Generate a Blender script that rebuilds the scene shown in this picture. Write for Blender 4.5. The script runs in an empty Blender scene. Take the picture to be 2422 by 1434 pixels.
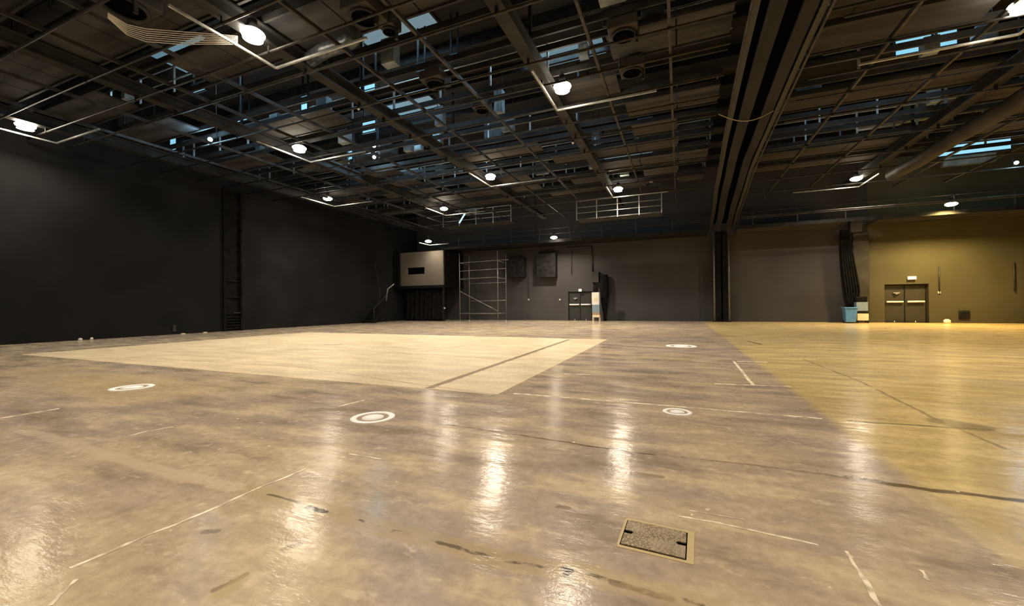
import bpy, math, random
from mathutils import Vector, Matrix
rnd = random.Random(7)
S = bpy.context.scene
COL = S.collection
PI = math.pi

# ---------------------------------------------------------------- camera
EYE = 1.3
FPX = 953.667
YAW, PITCH, ROLL = math.radians(-22.53823824), math.radians(.28168926), math.radians(-.52017473)
fwd = Vector((math.sin(YAW)*math.cos(PITCH), math.cos(YAW)*math.cos(PITCH), math.sin(PITCH)))
r0 = Vector((math.cos(YAW), -math.sin(YAW), 0)); u0 = r0.cross(fwd)
rgt = r0*math.cos(ROLL)+u0*math.sin(ROLL); upv = -r0*math.sin(ROLL)+u0*math.cos(ROLL)
cam = bpy.data.cameras.new('camera'); co = bpy.data.objects.new('camera', cam); COL.objects.link(co)
m = Matrix.Identity(4)
for i in range(3):
    m[i][0], m[i][1], m[i][2] = rgt[i], upv[i], -fwd[i]
m[0][3], m[1][3], m[2][3] = 0, 0, EYE
co.matrix_world = m
cam.sensor_width = 36; cam.lens = 36*FPX/2422
cam.clip_start = .05; cam.clip_end = 300
S.camera = co

# ---------------------------------------------------------------- world, exposure
w = bpy.data.worlds.new('world'); S.world = w; w.use_nodes = True
w.node_tree.nodes['Background'].inputs[0].default_value = (.35, .55, .75, 1)
w.node_tree.nodes['Background'].inputs[1].default_value = .02
S.view_settings.view_transform = 'Standard'
S.view_settings.look = 'None'
S.view_settings.gamma = 1
S.view_settings.use_curve_mapping = False
S.view_settings.exposure = 0.0
S.cycles.use_denoising = True
S.cycles.max_bounces = 6
S.cycles.diffuse_bounces = 4
S.cycles.glossy_bounces = 3
S.cycles.sample_clamp_indirect = 6
S.cycles.caustics_reflective = False
S.cycles.caustics_refractive = False

LAMP_W = 460.0      # downward watts of one hall lamp
LAMP_GLOW = 75.0    # glass of the lamp
WARM = (1.0, .85, .66)
SODIUM = (1.0, .70, .22)

def ray(x, y):
    return rgt*((x-1211)/FPX) - upv*((y-717)/FPX) + fwd
def Z(x, y, z):
    d = ray(x, y); t = (z-EYE)/d.z; return Vector((d.x*t, d.y*t, z))
def F(x, y): return Z(x, y, 0)
def Yp(x, y, Y):
    d = ray(x, y); t = Y/d.y; return Vector((d.x*t, Y, EYE+d.z*t))
def Xp(x, y, X):
    d = ray(x, y); t = X/d.x; return Vector((X, d.y*t, EYE+d.z*t))

# ---------------------------------------------------------------- node helpers
def mat(name, col=(.5, .5, .5), rough=.6, metal=0, emis=None, estr=0, spec=.5):
    m = bpy.data.materials.new(name); m.use_nodes = True
    b = m.node_tree.nodes['Principled BSDF']
    b.inputs['Base Color'].default_value = (*col, 1)
    b.inputs['Roughness'].default_value = rough
    b.inputs['Metallic'].default_value = metal
    b.inputs['Specular IOR Level'].default_value = spec
    if emis:
        b.inputs['Emission Color'].default_value = (*emis, 1)
        b.inputs['Emission Strength'].default_value = estr
    return m
def nmat(name, c1, c2, scale=3, rough=.6, metal=0, detail=6, stretch=(1, 1, 1), bump=0, spec=.5, lo=.35, hi=.65):
    """two-tone noisy surface"""
    m = mat(name, c1, rough, metal, spec=spec); nt = m.node_tree; b = nt.nodes['Principled BSDF']
    tc = nt.nodes.new('ShaderNodeTexCoord'); mp = nt.nodes.new('ShaderNodeMapping')
    mp.inputs['Scale'].default_value = stretch
    nt.links.new(tc.outputs['Object'], mp.inputs[0])
    n = nt.nodes.new('ShaderNodeTexNoise'); n.inputs['Scale'].default_value = scale; n.inputs['Detail'].default_value = detail
    nt.links.new(mp.outputs[0], n.inputs['Vector'])
    r = nt.nodes.new('ShaderNodeValToRGB')
    r.color_ramp.elements[0].position = lo; r.color_ramp.elements[0].color = (*c1, 1)
    r.color_ramp.elements[1].position = hi; r.color_ramp.elements[1].color = (*c2, 1)
    nt.links.new(n.outputs[0], r.inputs[0]); nt.links.new(r.outputs[0], b.inputs['Base Color'])
    if bump:
        bp = nt.nodes.new('ShaderNodeBump'); bp.inputs['Strength'].default_value = bump; bp.inputs['Distance'].default_value = .01
        nt.links.new(n.outputs[0], bp.inputs['Height']); nt.links.new(bp.outputs[0], b.inputs['Normal'])
    return m

# ---------------------------------------------------------------- mesh helpers
class MB:
    def __init__(s): s.v = []; s.f = []; s.smooth = []
    def add(s, vs, fs, sm=False):
        o = len(s.v); s.v += [tuple(v) for v in vs]; s.f += [tuple(i+o for i in f) for f in fs]; s.smooth += [sm]*len(fs)
        return s
    def box(s, a, b):
        x0, y0, z0 = [min(p, q) for p, q in zip(a, b)]; x1, y1, z1 = [max(p, q) for p, q in zip(a, b)]
        return s.add([(x0,y0,z0),(x1,y0,z0),(x1,y1,z0),(x0,y1,z0),(x0,y0,z1),(x1,y0,z1),(x1,y1,z1),(x0,y1,z1)],
              [(0,3,2,1),(4,5,6,7),(0,1,5,4),(1,2,6,5),(2,3,7,6),(3,0,4,7)])
    def bar(s, p, q, w, h, upd=(0,0,1)):
        """rectangular bar from p to q, width w, height h"""
        p, q = Vector(p), Vector(q); d = (q-p).normalized(); u = Vector(upd)
        if abs(d.dot(u)) > .98: u = Vector((0,1,0))
        sd = d.cross(u).normalized()*w/2; uu = sd.cross(d).normalized()*h/2
        vs = [p-sd-uu, p+sd-uu, p+sd+uu, p-sd+uu, q-sd-uu, q+sd-uu, q+sd+uu, q-sd+uu]
        return s.add(vs, [(0,1,2,3),(7,6,5,4),(0,4,5,1),(1,5,6,2),(2,6,7,3),(3,7,4,0)])
    def tube(s, pts, r, n=8, r2=None):
        pts = [Vector(p) for p in pts]; rings = []
        prev = None
        for i, p in enumerate(pts):
            a = pts[max(0, i-1)]; b = pts[min(len(pts)-1, i+1)]; d = (b-a).normalized()
            if prev is None:
                u = Vector((0,0,1)) if abs(d.z) < .9 else Vector((1,0,0))
            else: u = prev
            sd = d.cross(u).normalized(); uu = sd.cross(d).normalized(); prev = uu
            rr = r if r2 is None else r+(r2-r)*i/(len(pts)-1)
            rings.append([p+(sd*math.cos(2*PI*k/n)+uu*math.sin(2*PI*k/n))*rr for k in range(n)])
        vs = [v for g in rings for v in g]; fs = []
        for i in range(len(pts)-1):
            for k in range(n):
                fs.append((i*n+k, i*n+(k+1)%n, (i+1)*n+(k+1)%n, (i+1)*n+k))
        s.add(vs, fs, True)
        L = len(pts)-1
        o = len(s.v)-len(vs)
        s.f.append(tuple(o+k for k in reversed(range(n)))); s.f.append(tuple(o+L*n+k for k in range(n))); s.smooth += [False, False]
        return s
    def lathe(s, prof, c=(0,0,0), n=20, close=True):
        """prof: (r, z) list"""
        vs = []; fs = []
        for r, z in prof:
            for k in range(n):
                a = 2*PI*k/n; vs.append((c[0]+r*math.cos(a), c[1]+r*math.sin(a), c[2]+z))
        for i in range(len(prof)-1):
            for k in range(n):
                fs.append((i*n+k, i*n+(k+1)%n, (i+1)*n+(k+1)%n, (i+1)*n+k))
        return s.add(vs, fs, True)
    def ring(s, c, r0, r1, z0, z1, n=48):
        return s.lathe([(r0, z0), (r1, z0), (r1, z1), (r0, z1), (r0, z0)], c, n)
    def build(s, name, material, parent=None, loc=None, bevel=0):
        me = bpy.data.meshes.new(name); me.from_pydata(s.v, [], s.f)
        me.polygons.foreach_set('use_smooth', s.smooth)
        me.materials.append(material); me.update()
        o = bpy.data.objects.new(name, me); COL.objects.link(o)
        if parent is not None: o.parent = parent
        if loc is not None: o.location = loc
        if bevel:
            b = o.modifiers.new('bevel', 'BEVEL'); b.width = bevel; b.segments = 2; b.limit_method = 'ANGLE'
        return o
def tag(o, label, cat, group=None):
    o['label'] = label; o['category'] = cat
    if group: o['group'] = group
    return o
def thing(name, label, cat, loc=(0,0,0), rz=0, group=None):
    o = bpy.data.objects.new(name, None); COL.objects.link(o); o.location = loc; o.rotation_euler = (0,0,rz)
    o.empty_display_size = .2
    return tag(o, label, cat, group)
def struct(o): o['kind'] = 'structure'; return o
def copy_tree(o, parent=None):
    c = o.copy(); COL.objects.link(c)
    if parent is not None: c.parent = parent
    for ch in [x for x in o.children]: copy_tree(ch, c)
    return c

# ---------------------------------------------------------------- materials
M = {}
M['left'] = nmat('black painted wall', (.0078,.0080,.0086), (.013,.013,.0135), .6, .9, spec=.15)
M['back'] = nmat('dark grey painted wall', (.043,.041,.043), (.058,.055,.056), .35, .85, spec=.2, stretch=(1,1,.5))
M['panel'] = nmat('grey booth wall', (.12,.105,.088), (.145,.125,.105), .5, .8)
M['roof'] = nmat('roof deck', (.012,.012,.013), (.03,.028,.026), .5, .9, stretch=(1,4,1))
M['deck'] = nmat('brown walkway underside', (.020,.020,.0215), (.058,.055,.055), .8, .8, stretch=(.3,3,1))
M['beam'] = nmat('dark painted steel beam', (.018,.0175,.018), (.034,.033,.033), 1.5, .6)
M['pipe'] = nmat('grey steel pipe', (.032,.031,.031), (.064,.062,.062), 4, .5, metal=.3)
M['rail'] = nmat('galvanised rail', (.28,.29,.29), (.42,.43,.43), 5, .4, metal=.5)
M['galv'] = nmat('galvanised sheet', (.12,.145,.155), (.25,.28,.30), 2.5, .5, metal=.2)
M['black'] = nmat('black cloth', (.004,.004,.004), (.010,.009,.009), 3, .9, spec=.1)
M['blackm'] = nmat('black metal', (.008,.008,.008), (.02,.019,.018), 4, .6)
M['track'] = nmat('brown grey track steel', (.014,.0145,.016), (.023,.0235,.026), 2, .7, stretch=(1,.2,1))
M['olive'] = nmat('olive toned wall', (.060,.054,.034), (.078,.070,.044), .35, .85, spec=.2)  # olive tone for the right part of the back wall
M['duct'] = nmat('painted duct', (.03,.029,.028), (.055,.05,.046), 1.2, .6)
M['door'] = nmat('dark door leaf', (.013,.014,.015), (.020,.021,.021), 2, .5)
M['doorb'] = nmat('dark olive door leaf', (.022,.019,.013), (.03,.026,.018), 2, .6)
M['bar'] = mat('bright push bar', (.95,.93,.90), .5, 0)
M['white'] = nmat('off white plastic', (.62,.60,.55), (.72,.70,.64), 4, .5)
M['blue'] = nmat('blue plastic', (.05,.17,.42), (.09,.26,.56), 12, .45)
M['bluegrey'] = nmat('blue grey board', (.16,.22,.29), (.20,.27,.34), 6, .5)
M['cream'] = nmat('cream board', (.60,.50,.35), (.70,.60,.43), 6, .6)
M['wood'] = nmat('brown wood', (.28,.19,.11), (.36,.26,.16), 6, .6, stretch=(1,1,5))
M['scaff'] = nmat('scaffold tube', (.14,.14,.14), (.26,.25,.24), 8, .4, metal=.5)
M['tape'] = nmat('worn pale tape', (.44,.36,.26), (.88,.78,.60), 9, .5, lo=.40, hi=.56)
M['marker'] = mat('white overlay marker', (.92,.90,.88), .7)
M['sign'] = mat('lit sign', (.9,.9,.85), .4, emis=(1,.93,.78), estr=1.3)
M['lampglass'] = mat('lamp glass', (1,1,1), .4, emis=(1,.88,.68), estr=LAMP_GLOW)
M['sodglass'] = mat('yellow lamp glass', (1,1,1), .4, emis=(1,.78,.32), estr=LAMP_GLOW*.6)
M['blueglass'] = mat('blue white lamp glass', (1,1,1), .4, emis=(.45,.85,1), estr=14)
M['sky1'] = mat('bright sky glazing', (.3,.4,.45), .3, emis=(.20,.50,.66), estr=1.25)
M['fill_pane'] = mat('added roof pane', (.2,.25,.3), .3, emis=(.12,.28,.38), estr=.55)
M['cable'] = mat('cable', (.02,.02,.02), .6)
M['palecable'] = mat('pale cable', (.35,.27,.18), .6)
M['hole'] = mat('dark opening', (.003,.003,.003), .9, spec=0)
for k_ in ('roof','deck','beam','track','duct','blackm','galv','pipe','panel'): M[k_].node_tree.nodes['Principled BSDF'].inputs['Specular IOR Level'].default_value = .12
M['cover'] = None

# floor -------------------------------------------------------------------
class NT:
    def __init__(s, m): s.m = m; s.nt = m.node_tree
    def n(s, t, **k):
        x = s.nt.nodes.new(t)
        for a, b in k.items(): setattr(x, a, b)
        return x
    def l(s, a, b): s.nt.links.new(a, b)
    def math(s, op, a, b=None, clamp=False):
        x = s.n('ShaderNodeMath', operation=op); x.use_clamp = clamp
        for i, v in enumerate((a, b)):
            if v is None: continue
            if isinstance(v, (int, float)): x.inputs[i].default_value = v
            else: s.l(v, x.inputs[i])
        return x.outputs[0]
    def vm(s, op, a, b=None, out=0):
        x = s.n('ShaderNodeVectorMath', operation=op)
        for i, v in enumerate((a, b)):
            if v is None: continue
            if isinstance(v, (tuple, Vector)): x.inputs[i].default_value = tuple(v)
            else: s.l(v, x.inputs[i])
        return x.outputs[out]
    def noise(s, vec, scale, detail=5, rough=.55, stretch=None, off=None):
        if stretch or off:
            mp = s.n('ShaderNodeMapping'); s.l(vec, mp.inputs[0])
            if stretch: mp.inputs['Scale'].default_value = stretch
            if off: mp.inputs['Location'].default_value = off
            vec = mp.outputs[0]
        x = s.n('ShaderNodeTexNoise'); x.inputs['Scale'].default_value = scale; x.inputs['Detail'].default_value = detail
        x.inputs['Roughness'].default_value = rough
        s.l(vec, x.inputs['Vector']); return x
    def maprange(s, v, a, b, c=0, d=1, smooth=True):
        x = s.n('ShaderNodeMapRange'); x.interpolation_type = 'SMOOTHSTEP' if smooth else 'LINEAR'
        s.l(v, x.inputs[0])
        for i, k in enumerate((a, b, c, d)): x.inputs[i+1].default_value = k
        return x.outputs[0]
    def mix(s, f, a, b):
        x = s.n('ShaderNodeMix', data_type='RGBA')
        if isinstance(f, (int, float)): x.inputs[0].default_value = f
        else: s.l(f, x.inputs[0])
        for i, v in ((6, a), (7, b)):
            if isinstance(v, tuple): x.inputs[i].default_value = (*v, 1)
            else: s.l(v, x.inputs[i])
        return x.outputs[2]
    def segdist(s, p, a, b):
        ba = (b[0]-a[0], b[1]-a[1], 0); L = ba[0]**2+ba[1]**2
        pa = s.vm('SUBTRACT', p, (a[0], a[1], 0))
        h = s.math('MULTIPLY', s.vm('DOT_PRODUCT', pa, ba, 1), 1/L, True)
        x = s.n('ShaderNodeVectorMath', operation='SCALE'); x.inputs[0].default_value = ba; s.l(h, x.inputs['Scale'])
        return s.vm('DISTANCE', pa, x.outputs[0], 1)
    def polydist(s, p, pts):
        d = None
        for a, b in zip(pts[:-1], pts[1:]):
            q = s.segdist(p, a, b); d = q if d is None else s.math('MINIMUM', d, q)
        return d

def floor_material(name, base, kind):
    m = mat(name, (.4,.33,.25), .3); T = NT(m); b = m.node_tree.nodes['Principled BSDF']
    tc = T.n('ShaderNodeTexCoord'); P = tc.outputs['Object']
    flat = T.vm('MULTIPLY', P, (1,1,0))
    big = T.noise(flat, .35, 4, .6); mid = T.noise(flat, 1.6, 7, .62, stretch=(.55,1.5,1)); fine = T.noise(flat, 14, 5, .6)
    spots = T.noise(flat, 5.5, 6, .7, stretch=(.7,1.3,1), off=(3,5,0))
    warp = T.noise(flat, 3.0, 4, .6)
    wv = T.vm('SCALE', T.vm('SUBTRACT', warp.outputs['Color'], (.5,.5,.5)), None)
    wn = wv.node; wn.inputs['Scale'].default_value = .10
    Pw = T.vm('MULTIPLY', T.vm('ADD', flat, wv), (1,1,0))
    if kind == 'mat':
        col = T.mix(T.maprange(mid.outputs[0], .35, .68), (.54,.435,.28), (.70,.57,.375))
        col = T.mix(T.math('MULTIPLY', T.maprange(spots.outputs[0], .62, .74), .45), col, (.42,.31,.18))
    else:
        col = T.mix(T.maprange(big.outputs[0], .38, .62), (.355,.284,.232), (.44,.345,.235))
        col = T.mix(T.math('MULTIPLY', T.maprange(mid.outputs[0], .45, .66), .9), col, (.57,.455,.31))
        col = T.mix(T.math('MULTIPLY', T.maprange(mid.outputs[0], .47, .34), .8), col, (.26,.205,.15))
        col = T.mix(T.math('MULTIPLY', T.maprange(spots.outputs[0], .56, .68), .6), col, (.64,.53,.38))
        # ochre tone on the right of a straight edge
        sx = T.n('ShaderNodeSeparateXYZ'); T.l(Pw, sx.inputs[0])
        edge = T.maprange(sx.outputs[0], 1.44, 1.62)
        yc = T.mix(T.maprange(mid.outputs[0], .35, .68), (.52,.385,.165), (.72,.545,.26))
        yc = T.mix(T.math('MULTIPLY', T.maprange(big.outputs[0], .5, .62), .3), yc, (.55,.44,.29))
        col = T.mix(T.math('MULTIPLY', edge, .9), col, yc)
        # ochre patch to the left
        d = T.segdist(Pw, (-12.5,4.1), (-7.2,3.6))
        col = T.mix(T.math('MULTIPLY', T.maprange(d, 1.1, .2), .55), col, (.56,.43,.24))
    fl = T.math('ADD', T.math('MULTIPLY', fine.outputs[0], .7), .65)
    col = T.mix(1.0, col, col); x = T.n('ShaderNodeVectorMath', operation='SCALE'); T.l(col, x.inputs[0]); T.l(fl, x.inputs['Scale']); col = x.outputs[0]
    brk = T.noise(flat, 2.2, 5, .7, off=(9,2,0))
    bump_h = None
    def line(pts, w, c, strength=1, lo=.4, hi=.5, soft=.5):
        nonlocal col, bump_h
        q = [F(*p) for p in pts]
        d = T.polydist(Pw, q)
        k = T.maprange(d, w, w*soft)
        g = T.maprange(brk.outputs[0], lo, hi)
        k = T.math('MULTIPLY', T.math('MULTIPLY', k, g), strength)
        col = T.mix(k, col, c); return k
    if kind == 'mat':
        line([(1015,918),(1345,804)], .09, (.20,.135,.07), .95, .0, .1)
        line([(820,828),(1010,840),(1330,855)], .035, (.36,.26,.15), .8)
        line([(240,842),(700,868),(1010,913),(1175,934)], .035, (.36,.26,.15), .7)
        line([(700,826),(1010,840)], .04, (.36,.26,.15), .6)
        line([(1000,832),(1100,818)], .05, (.36,.26,.15), .7)
        line([(770,816),(805,816)], .12, (.30,.21,.12), .8, 0, .1)
    else:
        # long joint in the foreground, with a wide repaired strip
        J = [(596,1160),(730,1195),(880,1240),(1062,1290),(1200,1330),(1344,1352),(1560,1398),(1700,1450)]
        line(J, .10, (.43,.33,.19), .6, .15, .35)
        line(J, .016, (.12,.09,.055), .85, .46, .55)
        line([(722,1200),(765,1210)], .03, (.05,.035,.02), 1, 0, .1)
        line([(1335,1345),(1352,1352),(1340,1362)], .022, (.06,.045,.025), 1, 0, .1)
        line([(1450,1378),(1580,1412)], .028, (.22,.165,.095), .8, .35, .5)
        line([(70,1022),(200,1060),(330,1100),(440,1128),(560,1152)], .085, (.56,.45,.32), .65, .3, .45)
        line([(1060,1005),(1330,1045),(1400,1056)], .02, (.16,.12,.07), .9, .42, .5)
        line([(1395,1055),(1545,1075)], .016, (.07,.05,.03), .9, .1, .3)
        line([(1545,1075),(1780,1100),(2010,1131)], .02, (.22,.165,.10), .7, .42, .52)
        line([(2010,1131),(2200,1158),(2422,1184)], .042, (.14,.10,.05), .95, .1, .3)
        line([(2008,996),(2345,1018)], .04, (.22,.16,.08), .8, .2, .4)
        line([(1900,850),(2040,905),(2210,990),(2400,1072)], .03, (.24,.175,.09), .7, .35, .5)
        line([(2245,1000),(2300,1010)], .22, (.27,.20,.11), .8, .0, .1)
        line([(2150,1165),(2290,1240),(2422,1330)], .10, (.62,.48,.28), .5, .35, .5)
        line([(486,1257),(512,1257)], .03, (.14,.10,.05), .6, 0, .3)
        line([(672,1300),(705,1292)], .03, (.12,.09,.05), .6, 0, .3)
        line([(512,1392),(560,1372),(580,1360)], .022, (.16,.12,.06), .6, 0, .3)
        line([(530,1400),(575,1370)], .05, (.46,.35,.18), .6, 0, .1)
        line([(1190,1095),(1250,1102)], .05, (.30,.225,.14), .6, 0, .1)
        line([(1320,1200),(1345,1203)], .03, (.20,.15,.09), .8, 0, .1)
        line([(1500,1120),(1560,1128)], .04, (.26,.20,.12), .8, 0, .1)
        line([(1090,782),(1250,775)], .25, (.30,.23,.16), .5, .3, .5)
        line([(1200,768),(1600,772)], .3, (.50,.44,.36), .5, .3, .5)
        line([(1770,808),(1800,815)], .06, (.08,.06,.04), .9, 0, .1)
        line([(1585,851),(1630,851)], .12, (.42,.33,.15), .7, 0, .1)
    # pale paint flecks
    v = T.n('ShaderNodeTexVoronoi'); v.inputs['Scale'].default_value = 5.5; T.l(Pw, v.inputs['Vector'])
    fk = T.math('MULTIPLY', T.maprange(v.outputs['Distance'], .10, .06), T.maprange(big.outputs[0], .43, .50))
    sel = T.maprange(brk.outputs[0], .52, .58)
    if kind != 'mat':
        col = T.mix(T.math('MULTIPLY', fk, sel), col, (.80,.68,.50))
    T.l(col, b.inputs['Base Color'])
    r = T.math('ADD', T.math('MULTIPLY', mid.outputs[0], .14), .075 if kind != 'mat' else .3)
    r = T.math('ADD', r, T.math('MULTIPLY', spots.outputs[0], .06))
    T.l(r, b.inputs['Roughness'])
    b.inputs['Specular IOR Level'].default_value = .13 if kind != 'mat' else .15
    hh = T.math('ADD', T.math('MULTIPLY', mid.outputs[0], .8), T.math('MULTIPLY', fine.outputs[0], .08))
    hh = T.math('ADD', hh, T.math('MULTIPLY', T.noise(flat, 1.1, 2, .5, stretch=(.5,1.6,1), off=(4,4,0)).outputs[0], 1.0))
    bp = T.n('ShaderNodeBump'); bp.inputs['Strength'].default_value = .45; bp.inputs['Distance'].default_value = .03
    T.l(hh, bp.inputs['Height']); T.l(bp.outputs[0], b.inputs['Normal'])
    return m
M['floor'] = floor_material('polished worn concrete', None, 'floor')
M['mat'] = floor_material('pale beige floor area', None, 'mat')

# ---------------------------------------------------------------- the shell
XL, XR, YB, YF, ZT = -23.0, 30.0, 32.0, -12.0, 11.0
struct(MB().box((XL,YF,-.3),(XR,YB,0)).build('floor', M['floor']))
struct(MB().box((XL-.3,YF,0),(XL,YB,ZT)).build('wall_left', M['left']))
# back wall with the two door openings
D1 = (-8.34, -6.40, 2.33); D2 = (11.78, 13.86, 2.36)
bw = MB(); bo = MB(); XO = 11.0
bw.box((XL,YB,0),(D1[0],YB+.3,ZT)).box((D1[1],YB,0),(XO,YB+.3,ZT))
bo.box((XO,YB,0),(D2[0],YB+.3,ZT)).box((D2[1],YB,0),(XR,YB+.3,ZT)).box((D2[0],YB,D2[2]),(D2[1],YB+.3,ZT))
bw.box((D1[0],YB,D1[2]),(D1[1],YB+.3,ZT))
struct(bw.build('wall_back', M['back'])); struct(bo.build('wall_back_right', M['olive']))
struct(MB().box((XR,YF,0),(XR+.3,YB,ZT)).build('wall_right', M['back']))
struct(MB().box((XL,YF-.3,0),(XR,YF,ZT)).build('wall_front', M['left']))
struct(MB().box((XL,YF,ZT),(XR,YB,ZT+.2)).build('ceiling', M['roof']))
# pale beige floor rectangle, built as a thin slab
a, b_, c, d = F(60,838), F(1180,937), F(1432,803), F(690,786)
mt = MB(); x0, x1, y0, y1 = -17.52, -2.45, 5.3, 15.0
mt.box((x0,y0,0.0),(x1,y1,.004))
o = mt.build('floor_rectangle', M['mat']); tag(o, 'large pale beige rectangle on the concrete floor', 'floor sheet')
# doors
def double_door(n, D, m, inset, signpx, label_lamp):
    x0, x1, h = D
    r = bpy.data.objects.new('door_%d' % n, None); COL.objects.link(r); r.location = ((x0+x1)/2, YB+inset, 0); struct(r)
    W = x1-x0
    fr = MB().box((-W/2,-.04,0),(-W/2+.06,.06,h)).box((W/2-.06,-.04,0),(W/2,.06,h)).box((-W/2+.06,-.04,h-.06),(W/2-.06,.06,h))
    fr.build('frame', M['blackm'], r)
    for sx in (-1, 1):
        c = sx*(W/4-.02)
        lf = MB().box((c-W/4+.05,0,.01),(c+W/4-.05,.05,h-.065)).build('door_leaf', m, r, bevel=.006)
        bb = MB().tube([(c-.40,-.09,1.28),(c+.40,-.09,1.28)], .055, 10)
        bb.box((c-.36,-.09,1.25),(c-.32,0,1.31)).box((c+.32,-.09,1.25),(c+.36,0,1.31)).build('push_bar', M['bar'], lf)
        MB().box((c-sx*W/4*.0-.02,-.012,.03),(c+.02,-.0,.10)).build('bolt', M['bar'], lf)
    MB().box((-.02,-.02,0),(.02,0,h-.065)).build('astragal', M['blackm'], r)
    cl = MB().box((-W*.27,-.10,h-.56),(-W*.27+.30,-.0,h-.49)).box((-W*.27+.08,-.13,h-.62),(-W*.27+.2,-.02,h-.56)).build('door_closer', M['rail'], r)
    return r
double_door(1, D1, M['door'], .12, None, None)
double_door(2, D2, M['doorb'], .22, None, None)
def exit_sign(px, py, w, label):
    p = Yp(px, py, YB)
    r = thing('exit_sign', label, 'sign', (p.x, YB-.09, p.z), 0, 'lit exit signs')
    MB().box((-w/2-.02,-.03,-.10),(w/2+.02,.09,.10)).build('housing', M['white'], r, bevel=.01)
    MB().box((-w/2,-.045,-.075),(w/2,-.028,.075)).build('lit_panel', M['sign'], r)
exit_sign(1373, 687, .22, 'small glowing white exit sign above the double door beside the cabinet')
exit_sign(2155, 658, .36, 'wide glowing white exit sign over the right-hand olive double door')

# ---------------------------------------------------------------- floor items
for px, py, label in ((312,917,'white ring-and-dot tour overlay marker farthest left, near the beige rectangle'),
                      (882,988,'large white ring-and-dot tour overlay marker in front of the beige rectangle'),
                      (1602,975,'white ring-and-dot tour overlay marker beside the long pale tape line'),
                      (1611,819,'distant white ring-and-dot tour overlay marker near the back right')):
    p = F(px, py)
    rr = {312:.285, 882:.25, 1602:.165, 1611:.45}[px]
    if px == 1611: rr = .44
    t = thing('overlay_marker', label, 'overlay marker', (p.x, p.y, 0), 0, 'white ring tour overlay markers')  # navigation rings of the virtual tour, an overlay added as flat discs
    MB().ring((0,0,0), rr*.72, rr, .0, .006).build('ring', M['marker'], t)
    MB().lathe([(0.001,.006),(rr*.49,.006),(rr*.49,0)], n=40).build('dot', M['marker'], t)
def tape(pts, wd, label, wear=.35, gaps=0.0):
    """one worn strip of tape: ragged edges, wear-through nicks"""
    q = [F(*p) for p in pts]; mb = MB(); wd *= 1.4
    for a, b in zip(q[:-1], q[1:]):
        L = (b-a).length; n = max(4, int(L/.07)); d = (b-a)/n; s = Vector((-d.y, d.x, 0)).normalized()
        prev = None
        for i in range(n+1):
            c = a+d*i+s*rnd.uniform(-.12, .12)*wd
            e0 = c+s*wd*.5*(1-rnd.random()*wear); e1 = c-s*wd*.5*(1-rnd.random()*wear)
            if prev is not None and True:
                z = .0025
                vs = [(prev[0].x,prev[0].y,z),(prev[1].x,prev[1].y,z),(e1.x,e1.y,z),(e0.x,e0.y,z)]
                vs += [(v[0],v[1],0.0) for v in vs]
                mb.add(vs, [(0,1,2,3),(7,6,5,4),(0,4,5,1),(1,5,6,2),(2,6,7,3),(3,7,4,0)])
            prev = (e0, e1)
    o = mb.build('floor_tape', M['tape']); tag(o, label, 'tape', 'worn tape lines on the floor'); return o
tape([(165,1345),(330,1275),(480,1215),(600,1160),(726,1109)], .022, 'long worn pale tape line running up from the lower left foreground', .6, .05)
tape([(118,1434),(180,1372)], .02, 'short pale tape streak at the bottom left corner', .6, .1)
tape([(1215,931),(1600,962),(1945,991)], .035, 'long straight pale tape line beside the middle right overlay marker', .5, .05)
tape([(1605,1222),(1700,1238),(1780,1256),(1935,1290)], .018, 'bright worn tape strip just behind the metal hatch cover', .7, .12)
tape([(1630,1208),(1760,1230)], .012, 'thin faded tape strip parallel behind the bright one near the hatch', .7, .2)
tape([(2003,1305),(2040,1365),(2078,1434)], .022, 'pale tape strip running off the bottom edge right of the hatch', .7, .1)
tape([(1736,855),(1780,910)], .04, 'short slanting tape bar of the distant taped corner mark', .3, 0)
tape([(1690,908),(1870,915)], .04, 'thin crosswise tape line touching the slanting distant tape bar', .4, .05)
tape([(1742,855),(1815,857)], .06, 'farthest short tape line at the top of the slanting tape bar', .4, .05)
tape([(290,1037),(340,1022),(410,1010)], .02, 'short scratched tape streak left of the near overlay marker', .8, .2)
tape([(825,1074),(915,1089)], .014, 'short pale tape streak below the near overlay marker', .6, .1)
tape([(0,990),(75,978),(140,967)], .04, 'faded tape streak at the left edge of the floor', .6, .1)
tape([(800,962),(862,947)], .03, 'faint tape streak between near marker and beige rectangle', .8, .2)
tape([(1320,884),(1400,887)], .04, 'faint tape dash just right of the beige rectangle', .8, .2)
tape([(2180,1350),(2195,1375)], .015, 'small tape scrap in the lower right foreground', .7, 0)

# hatch in the foreground
T_ = NT(mat('patterned hatch steel', (.30,.23,.13), .5, .3)); M['cover'] = T_.m; bb = T_.nt.nodes['Principled BSDF']
tcn = T_.n('ShaderNodeTexCoord'); vv = T_.n('ShaderNodeTexVoronoi'); vv.inputs['Scale'].default_value = 70
T_.l(tcn.outputs['Object'], vv.inputs['Vector'])
nn = T_.noise(tcn.outputs['Object'], 9, 4)
cc = T_.mix(T_.maprange(vv.outputs['Distance'], .2, .6), (.44,.34,.20), (.19,.145,.08)); cc = T_.mix(T_.maprange(nn.outputs[0], .4, .7), cc, (.36,.29,.19))
T_.l(cc, bb.inputs['Base Color']); bp = T_.n('ShaderNodeBump'); bp.inputs['Strength'].default_value = .6; bp.inputs['Distance'].default_value = .004
T_.l(vv.outputs['Distance'], bp.inputs['Height']); T_.l(bp.outputs[0], bb.inputs['Normal'])
hc = [F(1486,1232), F(1628,1262), F(1622,1327), F(1463,1289)]
cen = sum(hc, Vector())/4
ux = ((hc[1]-hc[0])+(hc[2]-hc[3])).normalized(); ang = math.atan2(ux.y, ux.x)
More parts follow.
